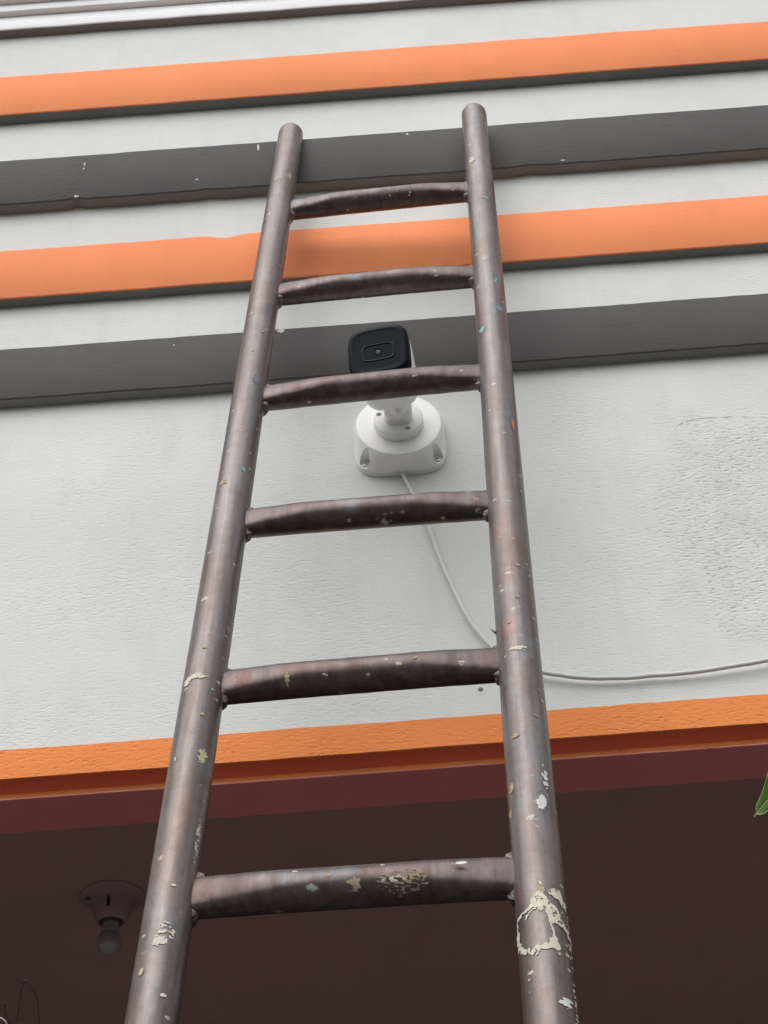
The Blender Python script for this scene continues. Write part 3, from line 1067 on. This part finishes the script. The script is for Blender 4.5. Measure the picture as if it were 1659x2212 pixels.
shrub = empty("leafy_shrub", (0.62, -0.42, 0))
tag(shrub, "green shrub whose pointed leaf enters at the right edge", "shrub")
stem_pts = catmull([(0.62, -0.42, 0.0), (0.60, -0.41, 0.7), (0.57, -0.43, 1.4), (0.53, -0.45, 2.0), (0.47, -0.455, 2.33), (0.44, -0.46, 2.55)], 6)
mb = MB()
mb.tube([p - Vector((0.62, -0.42, 0)) for p in stem_pts], [0.012 - 0.009 * i / (len(stem_pts) - 1) for i in range(len(stem_pts))], 10)
mb.build("stem", M['stem'], shrub, smooth=True, angle=80)
proto = leaf_mesh(0.112, 0.040, 0.18, 0.03)


def orient(o, base, tip, normal):
    base, tip = Vector(base), Vector(tip)
    yv = (tip - base).normalized()
    nv = Vector(normal)
    zv = (nv - yv * nv.dot(yv)).normalized()
    xv = yv.cross(zv)
    o.matrix_parent_inverse = Matrix.Identity(4)
    b = base - Vector((0.62, -0.42, 0))
    o.matrix_local = Matrix(((xv.x, yv.x, zv.x, b.x), (xv.y, yv.y, zv.y, b.y), (xv.z, yv.z, zv.z, b.z), (0, 0, 0, 1)))


orient(proto, (0.3810, -0.5025, 2.2460), (0.3097, -0.4362, 2.2030), (-0.30, -0.95, -0.15))
rnd = random.Random(4)
for i in range(26):
    p = stem_pts[int(len(stem_pts) * (0.35 + 0.64 * i / 26))]
    lf = proto.copy()
    col.objects.link(lf)
    lf.parent = shrub
    a = i * 2.4
    d = Vector((abs(math.cos(a)) * 0.8 + 0.25, math.sin(a), rnd.uniform(-0.4, 0.3))).normalized()
    b = p + d * 0.02
    orient(lf, b, b + d * 0.1, (rnd.uniform(-.3, .3), rnd.uniform(-.3, .3), 1))
mb = MB()
mb.tube([Vector(p) - Vector((0.62, -0.42, 0)) for p in catmull([(0.492, -0.453, 2.25), (0.44, -0.490, 2.275), (0.394, -0.512, 2.256)], 5)], 0.0018, 8)
mb.build("twig", M['stem'], shrub, smooth=True, angle=80)

# ------------------------------------------------------------------ dry pot plant whose thin shoots just reach the frame at bottom left
DP = Vector((-0.50, -0.03, 0))
dry = empty("dry_plant", DP)
tag(dry, "dry plant with thin drooping twigs at the bottom left corner", "plant")
mb = MB()
mb.loft([[(r * math.cos(t), r * math.sin(t), z) for t in (2 * math.pi * j / 40 for j in range(40))]
         for r, z in ((.11, 0.0), (.12, 0.02), (.15, .24), (.165, .245), (.168, .28), (.155, .283), (.148, .25), (.14, .245))])
mb.build("pot", M['clay'], dry, smooth=True, angle=35)
mb = MB()
mb.loft([[(r * math.cos(t), r * math.sin(t), z) for t in (2 * math.pi * j / 30 for j in range(30))] for r, z in ((.147, .20), (.147, .252), (.06, .262), (.005, .265))])
mb.build("soil", M['soil'], dry, smooth=True, angle=60)
for pts, r, m in (
    ([(-.50, -.03, .25), (-.49, .03, 1.0), (-.46, .045, 1.8), (-.4525, .030, 2.14), (-.4499, .0156, 2.2286), (-.4486, .0037, 2.2415), (-.4471, -.0067, 2.2529), (-.4431, -.0185, 2.2658),
      (-.4402, -.0288, 2.277), (-.4372, -.0362, 2.285), (-.4336, -.0405, 2.2897), (-.4271, -.0357, 2.2845), (-.4217, -.0279, 2.276), (-.4214, -.0189, 2.2662),
      (-.4213, -.0069, 2.2531), (-.4217, .005, 2.2401), (-.4226, .0169, 2.2271), (-.424, .020, 2.17)], 0.0008, M['twig']),
    ([(-.51, -.03, .25), (-.50, .03, 1.0), (-.465, .045, 1.8), (-.4535, .030, 2.14), (-.4509, .0156, 2.2286), (-.4491, .0037, 2.2415), (-.4466, -.0067, 2.2529), (-.4445, -.0130, 2.2605)], 0.0008, M['twig_brown']),
    ([(-.52, -.03, .25), (-.51, .03, 1.0), (-.47, .045, 1.8), (-.4570, .030, 2.14), (-.4548, .0153, 2.2288), (-.4539, .0034, 2.2418), (-.4534, -.0055, 2.2516), (-.4541, -.0116, 2.2582),
      (-.4568, -.0147, 2.2616), (-.4582, -.0184, 2.2656), (-.4579, -.0249, 2.2728)], 0.0010, M['twig']),
    ([(-.53, -.04, .25), (-.51, .03, 1.0), (-.475, .045, 1.8), (-.4610, .030, 2.14), (-.4587, .0151, 2.229), (-.4574, .0032, 2.242), (-.4571, -.0042, 2.2502), (-.4571, -.0081, 2.2544),
      (-.4582, -.0106, 2.2571), (-.4606, -.0122, 2.2589), (-.464, -.0136, 2.2604), (-.4727, -.0155, 2.2625)], 0.0009, M['twig_pale']),
):
    mb = MB()
    mb.tube([p - DP for p in catmull(pts, 6)], r, 8)
    mb.build("stem", m, dry, smooth=True, angle=80)
